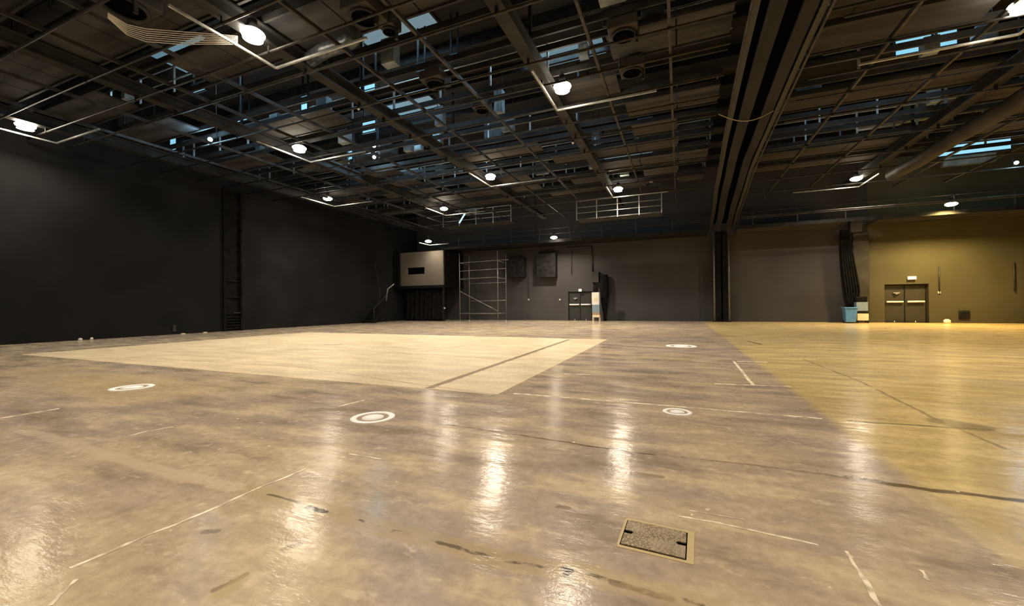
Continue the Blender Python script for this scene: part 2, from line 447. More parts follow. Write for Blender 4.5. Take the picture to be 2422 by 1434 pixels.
hw = ((hc[1]-hc[0]).length+(hc[2]-hc[3]).length)/4; hd = ((hc[0]-hc[3]).length+(hc[1]-hc[2]).length)/4
t = thing('floor_hatch', 'rectangular patterned metal hatch cover with two dark notches set in the foreground floor', 'hatch', (cen.x, cen.y, 0), ang)
def notched(hw, hd, z0, z1):
    nl, nw = hw*.24, hd*.13
    pts = [(-hw,-hd),(hw,-hd),(hw,-nw-.0),(hw-nl,-nw),(hw-nl-.012,0),(hw-nl,nw),(hw,nw),(hw,hd),(-hw,hd),(-hw,nw),(-hw+nl,nw),(-hw+nl+.01,0),(-hw+nl,-nw),(-hw,-nw)]
    n = len(pts); vs = [(x,y,z0) for x,y in pts]+[(x,y,z1) for x,y in pts]
    return MB().add(vs, [tuple(reversed(range(n))), tuple(range(n,2*n))]+[(i,(i+1)%n,(i+1)%n+n,i+n) for i in range(n)])
notched(hw-.006, hd-.006, .003, .009).build('cover_plate', M['cover'], t)
MB().box((-hw,-hd,0),(hw,hd,.0028)).build('recess', M['hole'], t)
fm = mat('ochre grout', (.52,.40,.20), .5)
e = .022
MB().box((-hw-.01,-hd-e,0),(hw+e*1.6,-hd,.003)).box((hw,-hd,0),(hw+e*1.6,hd+e,.003)).box((-hw-.01,hd,0),(hw,hd+e,.003)).box((-hw-.014,-hd,0),(-hw,hd,.003)).build('surround', fm, t)
# small far hatch
p = F(1608,851)
o = MB().box((-.25,-.13,0),(.25,.13,.006)).build('floor_hatch', mat('small hatch metal',(.30,.24,.12),.5), loc=(p.x,p.y,0)); tag(o, 'small distant ochre floor hatch below the far white marker', 'hatch')

# ---------------------------------------------------------------- lamps
lampdefs = [  # px, py, height, colour, label
 (598,80,7.8,0,'largest glowing ceiling lamp at top left beside the bundle of conduits'),
 (60,297,7.8,0,'glowing ceiling lamp at the far left edge above the left wall'),
 (708,350,7.8,0,'glowing ceiling lamp right of the small blue-white flood lamp'),
 (1330,205,7.8,0,'bright ceiling lamp alone in the upper centre beside a main beam'),
 (775,470,7.8,0,'glowing ceiling lamp low over the left wall, nearest that wall'),
 (1160,417,7.8,0,'small ceiling lamp in the middle, up right of the cyan tube'),
 (1050,494,7.8,0,'small ceiling lamp immediately left of the cyan tube'),
 (1013,571,6.9,0,'small ceiling lamp over the pale booth wall'),
 (1310,562,6.9,0,'small isolated ceiling lamp near the back wall centre'),
 (1462,447,7.8,0,'small ceiling lamp over the bright catwalk railing right of centre'),
 (2025,423,7.8,0,'ceiling lamp right of the big double track, bracket below'),
 (2250,483,6.9,1,'yellow ceiling lamp in front of the olive back wall at right'),
 (2424,8,7.8,0,'ceiling lamp cut off by the top right corner'),
]
def lamp(loc, sod, label, k=1.0):
    t = thing('ceiling_lamp', label, 'ceiling lamp', loc, 0, 'warm high-bay lamps under the ceiling')
    MB().lathe([(.05,.34),(.09,.33),(.10,.18),(.13,.10),(.14,.06),(.001,.06)], n=20).build('reflector', M['blackm'], t)
    MB().lathe([(.10,.09),(.20,.06),(.25,.02),(.26,.0),(.24,-.04),(.16,-.09),(.001,-.11)], n=24).build('lamp_glass', M['sodglass' if sod else 'lampglass'], t)
    MB().tube([(0,0,.33),(0,0,.44 if loc[2]>7.5 else .6)], .018, 6).build('hanger', M['pipe'], t)
    L = bpy.data.lights.new('lamp_light', 'AREA'); L.shape = 'DISK'; L.size = .42; L.energy = LAMP_W*k*(1.0 if not sod else 1.5); L.spread = math.radians(150)
    L.color = SODIUM if sod else WARM
    lo = bpy.data.objects.new('lamp_light', L); COL.objects.link(lo); lo.parent = t; lo.location = (0,0,-.13)
    lo.visible_camera = True
    return t
LPOS = []
for px, py, z, sod, lab in lampdefs:
    p = Z(px, py, z)
    if z < 7.5: p = Yp(px, py, 27.6 if px == 1013 else 29.2)
    LPOS.append(p)
    t = lamp(p, sod, lab, {598:.55, 60:.42, 1330:.75, 708:.8, 775:.65, 1013:.16, 1050:.8, 1310:.95, 2025:1.1, 2424:.9}.get(px, 1.45))
    if px in (1310, 2250): continue
    # angle brackets that carry the lamp: one bar along the hall, one across
    sx = -1 if px < 1900 else 1
    zz = -.22
    k = 1.0 if z > 7.5 else .6
    MB().bar((sx*.42*k,-1.5*k,zz),(sx*.42*k,.92*k,zz),.05,.05).build('support_rail', M['rail'], t)
    MB().bar((sx*.42*k,.92*k,zz),(-sx*2.6*k,.92*k,zz),.05,.05).build('support_rail', M['rail'], t)
# unseen hall lamps added behind and beside the viewpoint to light the foreground
ORDL = ['first','second','third','fourth','fifth','sixth','seventh','eighth','ninth','tenth']
for i, (x, y) in enumerate([(-15,0.3),(-3.2,0.3),(8.7,.3),(2.6,6.2),(-9.2,-5.5),(2.6,-5.5),(14.5,6.4),(14.5,18.2),(21,12),(2.6,18.2)]):
    if (x, y) in ((2.6,18.2),): continue
    sd = x > 10
    lamp(Vector((x,y,7.8)), sd, 'warm ceiling lamp added unseen outside the picture, %s of those beside and behind the viewpoint' % ORDL[i], ((.42 if x < 0 else .75) if y < 10 else .65)/(1.5 if sd else 1))

def spot_lamp(px, py, Y, label, watts=60):
    p = Yp(px, py, Y)
    t = thing('flood_lamp', label, 'flood lamp', p, 0, 'blue-white work lamps above the walkways')
    MB().lathe([(.001,-.09),(.06,-.06),(.085,0),(.06,.06),(.001,.09)], n=16).build('lamp_glass', M['blueglass'], t)
    MB().box((-.07,.06,-.07),(.07,.14,.07)).build('housing', M['blackm'], t, bevel=.02)
    hx = {345:0, 356:.05, 372:-.05}.get(py, 0)
    MB().tube([(0,.1,0),(hx,.24,.0),(hx,.24,ZT-p.z)], .012, 6).build('hanger', M['pipe'], t)
    L = bpy.data.lights.new('flood_light', 'POINT'); L.energy = watts; L.color = (.45,.78,1); L.shadow_soft_size = .15
    lo = bpy.data.objects.new('flood_light', L); COL.objects.link(lo); lo.parent = t; lo.location = (0,-.3,-.05)
FL = [(497,330,'small round blue-white lamp hanging left of the warm lamp'),
      (885,345,'topmost of the three stacked blue-white lamps'),
      (885,356,'middle of the three stacked blue-white lamps'),
      (885,372,'lowest of the three stacked blue-white lamps'),
      (2404,385,'blue-white lamp at the far right edge')]
for px, py, lab in FL:
    spot_lamp(px, py, {497:10.25, 885:15.95, 2404:27.35}[px], lab, 90 if px != 885 else 60)
# fill lights added in the roof space to tint it blue
ROOFL = []
for x, y, e in ((-17,9.5,60),(-9,11.5,80),(-4,15,80),(-12,16,80),(-13,25,90),(-3,27,90),(7,17,80),(13,26,90),(-18,24,50)):
    L = bpy.data.lights.new('attic_fill', 'AREA'); L.shape = 'RECTANGLE'; L.size = 3; L.size_y = 1.2; L.energy = e*(1.9 if y < 20 else .7); L.color = (.42,.74,1)
    lo = bpy.data.objects.new('attic_fill_light', L); COL.objects.link(lo); lo.location = (x,y,10.85)
    ROOFL.append((x, y))

# ---------------------------------------------------------------- ceiling steel
ORD = ['first','second','third','fourth','fifth','sixth','seventh','eighth','ninth','tenth','eleventh','twelfth','thirteenth','fourteenth','fifteenth','sixteenth']
# main beams along the hall
mains = [-21.1, -15.35, -9.45, -3.65, 8.95]
mlab = ['main ceiling beam closest to the left wall, running to the back','main ceiling beam over the beige rectangle left part, running to the back',
        'broad main ceiling beam crossing the upper left centre','broad main ceiling beam passing the lone upper centre lamp','broad main ceiling beam at upper right beyond the double track']
for x, lab in zip(mains, mlab):
    t = thing('ceiling_beam', lab, 'beam', (x, 0, 0), 0, 'main steel beams along the hall')
    MB().box((-.17,2,7.86),(.17,29.4,7.90)).box((-.03,2,7.90),(.03,29.4,8.18)).box((-.17,2,8.18),(.17,29.4,8.22)).build('beam', M['beam'], t)
    for y in (4.55,10.25,15.95,21.65,27.35):
        MB().bar((0,y,8.22),(0,y,11),.08,.08).build('hanger', M['blackm'], t)
minors = [-19.3,-17.0,-13.6,-11.9,-7.75,-5.72,-1.97,-.15,4.9,6.85,11.2,13.4]
for i, x in enumerate(minors):
    o = MB().bar((x,2.5,7.8),(x,29.3,7.8),.07,.09).build('ceiling_rail', M['pipe'])
    tag(o, 'thin dark rail along the hall under the ceiling, %s from the left wall' % ORD[i], 'rail', 'thin rails along the hall')
# cross pipes
cross = [4.5,5.9,7.02,8.06,10.1,11.25,12.75,14.0,15.35,16.95,19.9,22.2,24.6,27.3]
for i, y in enumerate(cross):
    t = thing('cross_pipe', 'thin pipe crossing the whole hall under the ceiling, %s counted from the viewer' % ORD[i], 'pipe', (0,y,7.72), 0, 'pipes crossing the hall')
    MB().tube([(XL+.4,0,0),(1.22,0,0)], .032, 8).tube([(3.5,0,0),(24,0,0)], .032, 8).build('pipe', M['pipe'], t)
    for x in (-21.1,-15.35,-9.45,-3.65,4.9,8.95):
        MB().box((x-.03,-.04,-.03),(x+.03,.04,.16)).build('clamp', M['blackm'], t)
# walkways: brown decks with rails above, gaps between
skyl = [ # px,py,w,h,bright,z
 (470,208,.8,.30,1),(295,287,.6,.5,0),(995,160,.34,.26,1),(1073,137,.3,.26,1),(868,213,.8,.45,1),(720,245,.35,.6,1),(873,300,.75,.48,1),
 (1405,250,.62,.28,1),(2180,102,1.3,.5,1),(2235,90,.55,.5,1),(410,342,.5,.55,1),(575,282,.7,.16,1),(980,352,.9,.25,0),(2300,345,2.9,.75,1),(2290,378,2.2,.5,0),
 (1040,275,.4,.8,0),(1180,240,.35,.9,0),(1035,330,.45,.95,0),(1168,308,.9,.75,0),(1040,400,.5,.6,0),(1040,432,.5,.4,0),(1282,398,.8,.7,0),(830,365,.5,.55,1),(1410,325,.4,.6,0),
 (2170,262,.8,.8,0),(1200,290,.6,.7,0),(1380,120,.3,.4,0),(1110,500,1.8,.5,0),(2330,80,.5,.5,0),(1950,300,1.4,.35,0),(2080,290,1.6,.4,0)]
ZS = 9.5; ZD = 8.3
cut = []
for s_ in skyl:
    p = Z(s_[0], s_[1], ZS); k = (ZD-EYE)/(ZS-EYE)
    cut.append((p.x*k, p.y*k, max(.5, s_[2]*.6), .62+.5*s_[3]*min(20,p.y*k)/(ZD-EYE)))
for px, py, _ in FL:
    p = Z(px, py, ZD); cut.append((p.x, p.y, .8, .9))
xs = [-21.9,-21.1,-19.2,-17.3,-15.35,-13.4,-11.4,-9.45,-7.5,-5.6,-3.65,-1.7,.0,1.3]
xs2 = [3.4,5.2,7.0,8.95,10.9,12.9,14.9,17,19,21,23]
rows = [3.6+1.9*i for i in range(12)]
for i, y in enumerate(rows):
    t = thing('catwalk', 'dark suspended walkway above the pipes, %s row counted from the viewer' % ORD[i], 'catwalk', (0,y,0), 0, 'suspended walkways')
    for seq in (xs, xs2):
        run = None
        cells = []
        for a, b in zip(seq[:-1], seq[1:]):
            hit = any(a-cw < cx < b+cw and abs(cy-y) < ch for cx, cy, cw, ch in cut)
            if not hit and rnd.random() < (.93 if y < 9 or a > 1 else .62): cells.append((a, b))
        for a, b in cells:
            MB().box((a+.02,-.62,ZD),(b-.02,.62,ZD+.06)).build('deck', M['deck'], t)
        x0_, x1_ = seq[0], seq[-1]
        MB().box((x0_,-.66,ZD-.05),(x1_,-.60,ZD+.12)).build('edge_beam', M['beam'], t)
        MB().box((x0_,.60,ZD-.05),(x1_,.66,ZD+.12)).build('edge_beam', M['beam'], t)
        if i % 2 == 0 or i > 8:
            MB().tube([(x0_,.62,9.3),(x1_,.62,9.3)], .025, 6).tube([(x0_,.62,8.85),(x1_,.62,8.85)], .02, 6).build('handrail', M['rail'], t)
            for x in seq[::1]:
                MB().box((x-.03,.59,ZD+.12),(x+.03,.65,9.32)).build('post', M['rail'], t)
# glazed roof lights and galvanised panels in the roof space
ns = 0; ng = 0
for j, s_ in enumerate(skyl):
    px, py, w_, h_, br = s_
    p = Z(px, py, ZS)
    if p.y > 31: p = Yp(px, py, 30.8)
    if p.x-w_/2 < XL+.3: p = Xp(px, py, XL+.35+w_/2)
    if br:
        ns += 1
        r = bpy.data.objects.new('window_%d' % ns, None); COL.objects.link(r); r.location = p; struct(r)
        e = .04
        MB().box((-w_/2-e,-.03,-h_/2-e),(w_/2+e,.03,-h_/2)).box((-w_/2-e,-.03,h_/2),(w_/2+e,.03,h_/2+e)).box((-w_/2-e,-.03,-h_/2),(-w_/2,.03,h_/2)).box((w_/2,-.03,-h_/2),(w_/2+e,.03,h_/2)).box((-w_/2,-.02,-.015),(w_/2,.02,.015)).build('window_frame', M['blackm'], r)
        MB().box((-w_/2,.0,-h_/2),(w_/2,.012,h_/2)).build('pane', M['sky1'], r)
        MB().box((-w_/2,.03,h_/2+e),(-w_/2+.05,.08,ZT-p.z)).box((w_/2-.05,.03,h_/2+e),(w_/2,.08,ZT-p.z)).build('support', M['blackm'], r)
    else:
        ng += 1
        r = thing('equipment_cabinet', 'galvanised cabinet lit blue in the roof space, one of many seen between walkways', 'cabinet', p, 0, 'galvanised cabinets in the roof space')
        MB().box((-w_/2,-.1,-h_/2),(w_/2,.2,h_/2)).build('body', M['galv'] if px > 420 else M['duct'], r, bevel=.01)
        MB().box((-w_/2+.04,-.115,-h_/2+.04),(-.01,-.1,h_/2-.04)).box((.01,-.115,-h_/2+.04),(w_/2-.04,-.1,h_/2-.04)).build('door', M['galv'], r)
        MB().tube([(-w_/2+.06,.05,h_/2),(-w_/2+.06,.05,ZT-p.z)], .015, 6).tube([(w_/2-.06,.05,h_/2),(w_/2-.06,.05,ZT-p.z)], .015, 6).build('hanger', M['pipe'], r)
taken = [o.location.copy() for o in COL.objects if o.name.startswith(('equipment_cabinet','window_'))]
for j in range(34):
    i = rnd.randrange(2, 12); y = rows[i]+.25; x = rnd.choice([rnd.uniform(-20,1), rnd.uniform(-14,0.5), rnd.uniform(4,16)])
    w_, h_ = rnd.uniform(.2,.7), rnd.uniform(.4,.9)
    if any((Vector((x,y))-q.xy).length < 1.1 for q in taken): continue
    taken.append(Vector((x,y,ZD)))
    r = thing('equipment_cabinet', 'galvanised cabinet lit blue in the roof space, one of many seen between walkways', 'cabinet', (x, y, ZD+.065), 0, 'galvanised cabinets in the roof space')
    MB().box((-w_/2,-.15,0),(w_/2,.15,h_)).build('body', M['galv'], r, bevel=.01)
    MB().box((-w_/2+.03,-.16,.03),(w_/2-.03,-.15,h_-.03)).build('door', M['galv'], r)
for x, y in ROOFL:  # glazing panes added to go with the fill lights in the roof space
    ns += 1
    r = bpy.data.objects.new('window_%d' % ns, None); COL.objects.link(r); r.location = (x, y, 10.9); struct(r)
    MB().box((-1.6,-.7,0),(1.6,-.62,.1)).box((-1.6,.62,0),(1.6,.7,.1)).box((-1.6,-.62,0),(-1.52,.62,.1)).box((1.52,-.62,0),(1.6,.62,.1)).build('window_frame', M['blackm'], r)
    MB().box((-1.52,-.62,.02),(1.52,.62,.04)).build('pane', M['fill_pane'], r)
# roof purlins
for i in range(13):
    y = 4+2.2*i
    o = MB().box((XL,y-.06,10.6),(XR,y+.06,11)).build('roof_beam', M['blackm']); tag(o, 'black roof beam high in the dark roof space, %s from the viewer' % ORD[i], 'beam', 'roof beams')

# ---------------------------------------------------------------- double track
def tx(x, y): return x+.5*max(0,(y-10))/21
t = thing('curtain_track', 'broad double black-and-brown overhead track running to the tall column', 'track', (0,0,0))
ys = [3,6,9,12,15,18,20,22,24,26,28,29.5,31]
def tz(y): return 7.55 if y < 20 else 7.55-1.3*((y-20)/11)**1.3
def ribbon(x0, x1, dz, th, name, m):
    mb = MB()
    for a, b in zip(ys[:-1], ys[1:]):
        vs = []
        for y in (a, b):
            for x, z in ((x0,0),(x1,0),(x1,th),(x0,th)):
                jit = .02*math.sin(y*2.1+x0*3)
                vs.append((tx(x, y)+jit, y, tz(y)+dz+z))
        mb.add(vs, [(0,1,2,3),(7,6,5,4),(0,4,5,1),(1,5,6,2),(2,6,7,3),(3,7,4,0)])
    return mb.build(name, m, t)
ribbon(1.60, 3.0, .5, .2, 'housing', M['hole'])
ribbon(1.80, 2.14, -.02, .06, 'track_rail', M['track'])
ribbon(2.42, 2.72, -.02, .06, 'track_rail', M['track'])
ribbon(1.46, 1.50, .05, .05, 'edge_rail', M['pipe'])
ribbon(3.02, 3.07, .05, .05, 'edge_rail', M['pipe'])
ribbon(1.52, 1.66, .12, .2, 'cable_run', M['cable'])
ribbon(2.84, 2.98, .12, .2, 'cable_run', M['cable'])
# cable slung under the track
P0, P1 = Z(1700,270,7.5), Z(1830,262,7.45)
pts = [P0.lerp(P1, k/12)+Vector((0,0,-.28*math.sin(PI*k/12))) for k in range(13)]
o = MB().tube(pts, .015, 6).build('slung_cable', M['palecable']); tag(o, 'pale cable sagging beneath the double overhead track', 'cable')
# column at the back
t = thing('steel_column', 'tall black column with pale pipes, standing at the back wall under the track', 'column', (2.74,31.55,0))
MB().box((-.36,-.2,0),(-.05,.2,6.3)).box((.05,-.2,0),(.36,.2,6.3)).box((-.05,0,0),(.05,.2,6.3)).build('shaft', M['black'], t)
MB().tube([(-.48,-.2,0),(-.50,-.2,6.2)], .05, 8).build('pipe', M['scaff'], t)
MB().tube([(.44,-.2,0),(.42,-.2,5.9)], .045, 8).build('pipe', M['scaff'], t)
MB().box((-.6,-.3,0),(.55,.25,.05)).build('base_plate', M['blackm'], t)

# ---------------------------------------------------------------- round fans / openings
def fan(px, py, r_, label, z=8.35, tilt=0):
    p = Z(px, py, z)
    t = thing('ventilation_unit', label, 'vent', p, 0, 'boxed round ventilation openings')
    s = r_*1.35
    MB().box((-s,-s,.03),(s,s,.3)).build('body', M['duct'], t, bevel=.03)
    MB().ring((0,0,0), r_, r_*1.15, -.03, .03, 28).build('ring', M['beam'], t)
    MB().lathe([(.001,.015),(r_,.015),(r_,.03)], n=28).build('opening', M['hole'], t)
    MB().box((s*.8,-.04,-.25),(s*.8+.06,.04,.05)).build('bracket', M['beam'], t)
for px, py, r_, lab in ((295,18,.36,'large round ventilation opening at the top left corner'),(862,42,.28,'round ventilation opening above left centre, by the plastic-wrapped duct'),
      (922,74,.15,'small round ventilation opening just right of the duct opening'),(1475,85,.26,'round ventilation opening at the top right of centre'),
      (1495,172,.25,'round ventilation opening below the other one right of centre'),(1030,200,.26,'round ventilation opening between thin rails in the upper middle'),
      (1140,262,.2,'small round opening above the blue-lit cabinets')):
    fan(px, py, r_, lab, 7.93)
# rectangular ducts across the roof space
for i, (y, x0, x1, z) in enumerate([(5.6,-21,-12,9.45),(8.0,-9.2,-4,9.45),(9.2,4,13,9.45),(12.3,-2,1.2,9.45),(13.9,4,12,9.45),(17.5,-21,-14,9.45),(21,-2,1.2,9.45),(22,10,22,9.45),(25.5,5,20,9.45)]):
    t = thing('air_duct', 'rectangular dark air duct in the roof space, %s from the viewer' % ORD[i], 'duct', ((x0+x1)/2,y,z), 0, 'rectangular air ducts')
    L_ = (x1-x0)/2
    MB().box((-L_,-.35,0),(L_,.35,.5)).build('duct', M['duct'], t, bevel=.02)
    for hx in (-L_+.2, L_-.2): MB().tube([(hx,0,.5),(hx,0,1.56)], .02, 6).build('hanger', M['pipe'], t)
    k = -L_+.6
    while k < L_:
        MB().box((k-.02,-.38,-.02),(k+.02,.38,.53)).build('flange', M['beam'], t); k += 1.6
o = MB().tube([(9.55,5+k*1.25,7.36+.03*math.sin(k*1.7)) for k in range(17)], .27, 16).build('round_duct', M['duct']); tag(o, 'long dark round duct slung beneath the pipes at upper right', 'duct')
# wrapped flexible duct at upper centre left
q = [Z(735,140,8.03), Z(770,118,8.0), Z(800,108,8.04), Z(825,98,8.04), Z(842,82,8.05)]
o = MB().tube(q, .19, 14).build('flexible_duct', nmat('dull foil', (.03,.035,.04), (.10,.11,.12), 9, .4, metal=.4)); tag(o, 'foil-wrapped flexible duct near the top, right of the biggest lamp', 'duct')
# bundle of conduits left of the biggest lamp
t = thing('conduit_bundle', 'bundle of seven bright parallel conduits running left from the biggest lamp', 'conduits', (0,0,0))
for k in range(7):
    q = []
    for px, py in ((255,30+k*2),(300,58+k*4),(345,68+k*5.0),(430,75+k*5.0),(500,80+k*4),(562,86+k*3.2)):
        q.append(Z(px, py, 7.62+.0*k))
    MB().tube(q, .010, 6).build('conduit', M['white'], t)

# ---------------------------------------------------------------- back gallery
t = thing('gallery', 'dark walkway gallery along the top of the back wall with thin rails', 'gallery', (0,30.7,0))
for a, b in ((-19.8,-9.5),(-9.5,-5.5),(-5.5,1.9),(3.6,9.3),(10.9,24)):
    MB().box((a,-.9,6.12),(b-.05,1.3,6.2)).build('deck', M['deck' if a > 3 else 'blackm'], t)
MB().box((-19.8,-.95,6.08),(1.9,-.88,6.3)).box((3.6,-.95,6.08),(24,-.88,6.3)).build('edge_beam', M['blackm'], t)
for z in (6.75,7.15):
    MB().tube([(-19.8,-.9,z),(1.9,-.9,z)], .022, 6).tube([(3.6,-.9,z),(24,-.9,z)], .022, 6).build('handrail', M['pipe'], t)
x = -19.6
while x < 24:
    if not 1.9 < x < 3.6: MB().box((x-.025,-.92,6.3),(x+.025,-.87,7.15)).build('post', M['pipe'], t)
    x += 2.4
for i, (z, y) in enumerate(((6.45,27.6),(6.55,28.6))):
    o = MB().tube([(3.6,y,z),(24,y,z)], .03, 8).build('cross_pipe', M['pipe']); tag(o, ['lower thin pipe spanning in front of the gallery at right','upper thin pipe close before the gallery at right'][i], 'pipe')
# railed platform around the lamp right of centre
def platform(x0, x1, y, z, label, levels=(.0,.35,.7), tall=1.1):
    t = thing('railed_platform', label, 'platform', (0,y,z))
    MB().box((x0,-.1,-.05),(x1,1.0,0)).build('deck', M['pipe'], t)
    for l in levels[1:]+(tall,):
        MB().tube([(x0,-.1,l),(x1,-.1,l)], .022, 6).build('handrail', M['rail'], t)
    n = 4
    for k in range(n+1):
        xx = x0+(x1-x0)*k/n
        MB().box((xx-.025,-.12,-.08),(xx+.025,-.07,tall)).build('post', M['rail'], t)
    return t
a = Yp(1365,520,25.0); b = Yp(1565,500,25.0)
platform(a.x, b.x, 25.0, (a.z+b.z)/2, 'bright railed platform below the ceiling lamp right of centre')
a = Yp(1050,537,27.0); b = Yp(1210,537,27.0)
platform(a.x, b.x, 27.0, a.z, 'bright railed platform behind the glowing cyan tube')
# cyan tube
a, b = Yp(1086,528,26.2), Yp(1100,505,26.2)
t = thing('tube_light', 'short slanting cyan glowing tube in front of a railed platform', 'tube light', a)
MB().tube([(0,0,0), b-a], .055, 10).build('tube', mat('cyan tube',(.5,.8,.9),.4,emis=(.35,.82,.95),estr=1.6), t)
MB().tube([(b-a)*1.0, (b-a)*1.06], .07, 10).build('cap', M['blackm'], t)
MB().tube([(b-a)*1.05, (b-a)*1.05+Vector((0,0,ZT-b.z-.02))], .012, 6).build('hanger', M['pipe'], t)

# ---------------------------------------------------------------- booth at back left
by = 28.6
pA, pB, pC = Yp(1048,592,by), Yp(1048,674,by), Yp(930,680,by)
zt, zb = pA.z, pB.z
t = thing('control_booth', 'raised grey booth wall with a black slot window under a lamp at back left', 'booth', (0,by,0))
xl, xr = XL+.02, pA.x
s0, s1 = Yp(963,634,by), Yp(1004,648,by)
bm = MB()
bm.box((xl,0,zb),(s0.x,.15,zt)).box((s1.x,0,zb),(xr,.15,zt)).box((s0.x,0,s0.z),(s1.x,.15,zt)).box((s0.x,0,zb),(s1.x,.15,s1.z))
bm.build('front_wall', M['panel'], t)
MB().box((xr-.15,.15,zb),(xr,3.3,zt)).build('side_wall', M['black'], t)  # face turned away from the lamp, its shade put into the black colour
MB().box((s0.x-.1,.2,s1.z-.1),(s1.x+.1,.25,s0.z+.1)).build('slot_window', M['hole'], t)
MB().box((xl,-.05,zb-.22),(xr+.05,3.3,zb-.02)).build('floor_slab', M['black'], t)
MB().box((xr-.12,.05,0),(xr,.2,zb-.22)).build('post', M['blackm'], t)
# curtains under the booth
def curtain(name, p0, p1, z0, z1, label, folds=14, depth=.10, gather=0.0):
    mb = MB(); n = folds*8; p0, p1 = Vector(p0), Vector(p1); d = (p1-p0); s = Vector((-d.y, d.x, 0)).normalized()
    vs = []; rows_ = 10
    for j in range(rows_+1):
        v = j/rows_
        for i in range(n+1):
            u = i/n; uu = .5+(u-.5)*(1-gather*math.sin(PI*min(1, v*1.2))*.6)
            q = p0+d*uu+s*depth*math.sin(u*folds*2*PI+v*.8+math.sin(u*9))*(.6+.5*v)
            vs.append((q.x, q.y, z1+(z0-z1)*v))
    fs = [(j*(n+1)+i, j*(n+1)+i+1, (j+1)*(n+1)+i+1, (j+1)*(n+1)+i) for j in range(rows_) for i in range(n)]
    mb.add(vs, fs, True); o = mb.build(name, M['black'])
    sm = o.modifiers.new('thickness', 'SOLIDIFY'); sm.thickness = .02
    return tag(o, label, 'curtain')
curtain('curtain', (xl+.8,by+.5,0), (xr-.2,by+.4,0), .02, zb-.24, 'black drape hanging below the raised booth at back left', 9, .12)
a = Yp(932,600,by-.13); b = Yp(946,600,by-.13)  # drape added in place of the shade on this end of the booth
curtain('curtain', (max(a.x, xl+.1),by-.13,0), (b.x,by-.13,0), zb-.1, zt+.1, 'added black drape standing in for shade on the left end of the raised booth', 3, .08)
# stairs by left wall
t = thing('staircase', 'dark steel stair against the left wall beside the booth drape', 'stairs', (XL+.35,24.4,0))
for k in range(6):
    MB().box((0,.28*k,.22*(k+1)-.05),(1.1,.28*k+.3,.22*(k+1))).build('step', M['blackm'], t)
for xx in (0,1.1):
    MB().bar((xx,0,.05),(xx,1.7,1.4),.05,.16).build('stringer', M['black'], t)
MB().tube([(1.1,0,.1),(1.1,0,1.1),(1.1,1.6,2.3)], .025, 8).build('handrail', M['pipe'], t)
a, b = Yp(913,712,26.35), Yp(917,684,26.35); c_ = Yp(932,672,26.7)
t = thing('bent_pipe', 'short bent pale pipe shining by the booth drape', 'pipe', a)
MB().tube([(0,0,0), b-a, c_-a], .045, 8).build('pipe', M['rail'], t)
MB().tube([(0,0,0),(0,0,-a.z)], .02, 8).build('stand', M['blackm'], t)
q = [Xp(885,600,-22.6), Xp(892,640,-22.4), Xp(897,690,-22.5), Xp(893,720,-22.7)]
q = [Yp(882,590,26.2), Yp(888,630,26.2), Yp(895,665,26.2), Yp(899,700,26.2), Yp(893,730,26.2)]
o = MB().tube(q, .02, 6).build('hanging_cable', M['pipe']); tag(o, 'thin cable hanging down in the back left corner by the stair', 'cable')

# ---------------------------------------------------------------- scaffold
sy0, sy1 = 28.3, 29.9
g0 = F(1088,761); g1 = F(1180,760)
xa = Yp(1088,760,sy0).x; xb = Yp(1178,760,sy0).x; W = xb-xa
t = thing('scaffold_tower', 'grey tubular scaffold tower standing in front of the back wall', 'scaffold', (xa,sy0,0))
H = Yp(1088,600,sy0).z
for x in (0, W):
    for y in (0, sy1-sy0):
        p = MB().tube([(x,y,.1),(x,y,H)], .03, 8).build('upright', M['scaff'], t)
        MB().lathe([(.07,0),(.07,.02),(.03,.06),(.025,.2)], (x,y,0), 10).build('foot', M['scaff'], p)
def zz_(py): return Yp(1130,py,sy0).z
for py in (742,):
    MB().tube([(0,0,zz_(py)),(W,0,zz_(py))], .026, 8).build('ledger', M['scaff'], t)
for py, ex in ((659,0),(640,.7),(620,.9)):
    MB().tube([(-.1 if ex==0 else -.05,0,zz_(py)),(W+ex,0,zz_(py)+.06)], .024, 8).build('ledger', M['scaff'], t)
MB().tube([(0,sy1-sy0,zz_(668)),(W,sy1-sy0,zz_(667))], .024, 8).build('ledger', M['scaff'], t)
MB().tube([(0,sy1-sy0,zz_(712)),(W,sy1-sy0,zz_(711))], .024, 8).build('ledger', M['scaff'], t)
for x in (0, W):
    for z in (zz_(742), zz_(659), zz_(620)):
        MB().tube([(x,0,z),(x,sy1-sy0,z)], .024, 8).build('transom', M['scaff'], t)
MB().tube([(0,-.04,zz_(688)),(W,-.04,zz_(736))], .026, 8).build('diagonal_brace', M['scaff'], t)

# ---------------------------------------------------------------- back wall fittings
def wall_box(px0, py0, px1, py1, dep, name, label, cat, m, yb=YB, detail=True, group=None):
    a = Yp(px0,py0,yb-dep); b = Yp(px1,py1,yb-dep)
    t = thing(name, label, cat, ((a.x+b.x)/2, yb, b.z), 0, group)
    w_ = (b.x-a.x)/2; h_ = a.z-b.z
    MB().box((-w_,-dep,0),(w_,-.002,h_)).build('body', m, t, bevel=.015)
    if detail:
        g = MB(); n = max(3, int(h_/.12))
        for k in range(n):
            z = h_*.1+k*h_*.8/n; g.box((-w_*.8,-dep-.012,z),(w_*.8,-dep-.001,z+.03))
        g.build('louvres', M['blackm'], t)
    return t
wall_box(1192,612,1238,655,.7,'air_handler','dark square air unit on the wall just right of the scaffold','air unit',M['blackm'])
wall_box(1269,600,1314,655,.6,'air_handler','dark louvred air unit hung high on the wall left of the near double door','air unit',M['blackm'])
wall_box(1399,643,1416,668,.35,'junction_box','grey junction box on the wall above the white and blue cabinet','junction box',M['duct'],detail=False)
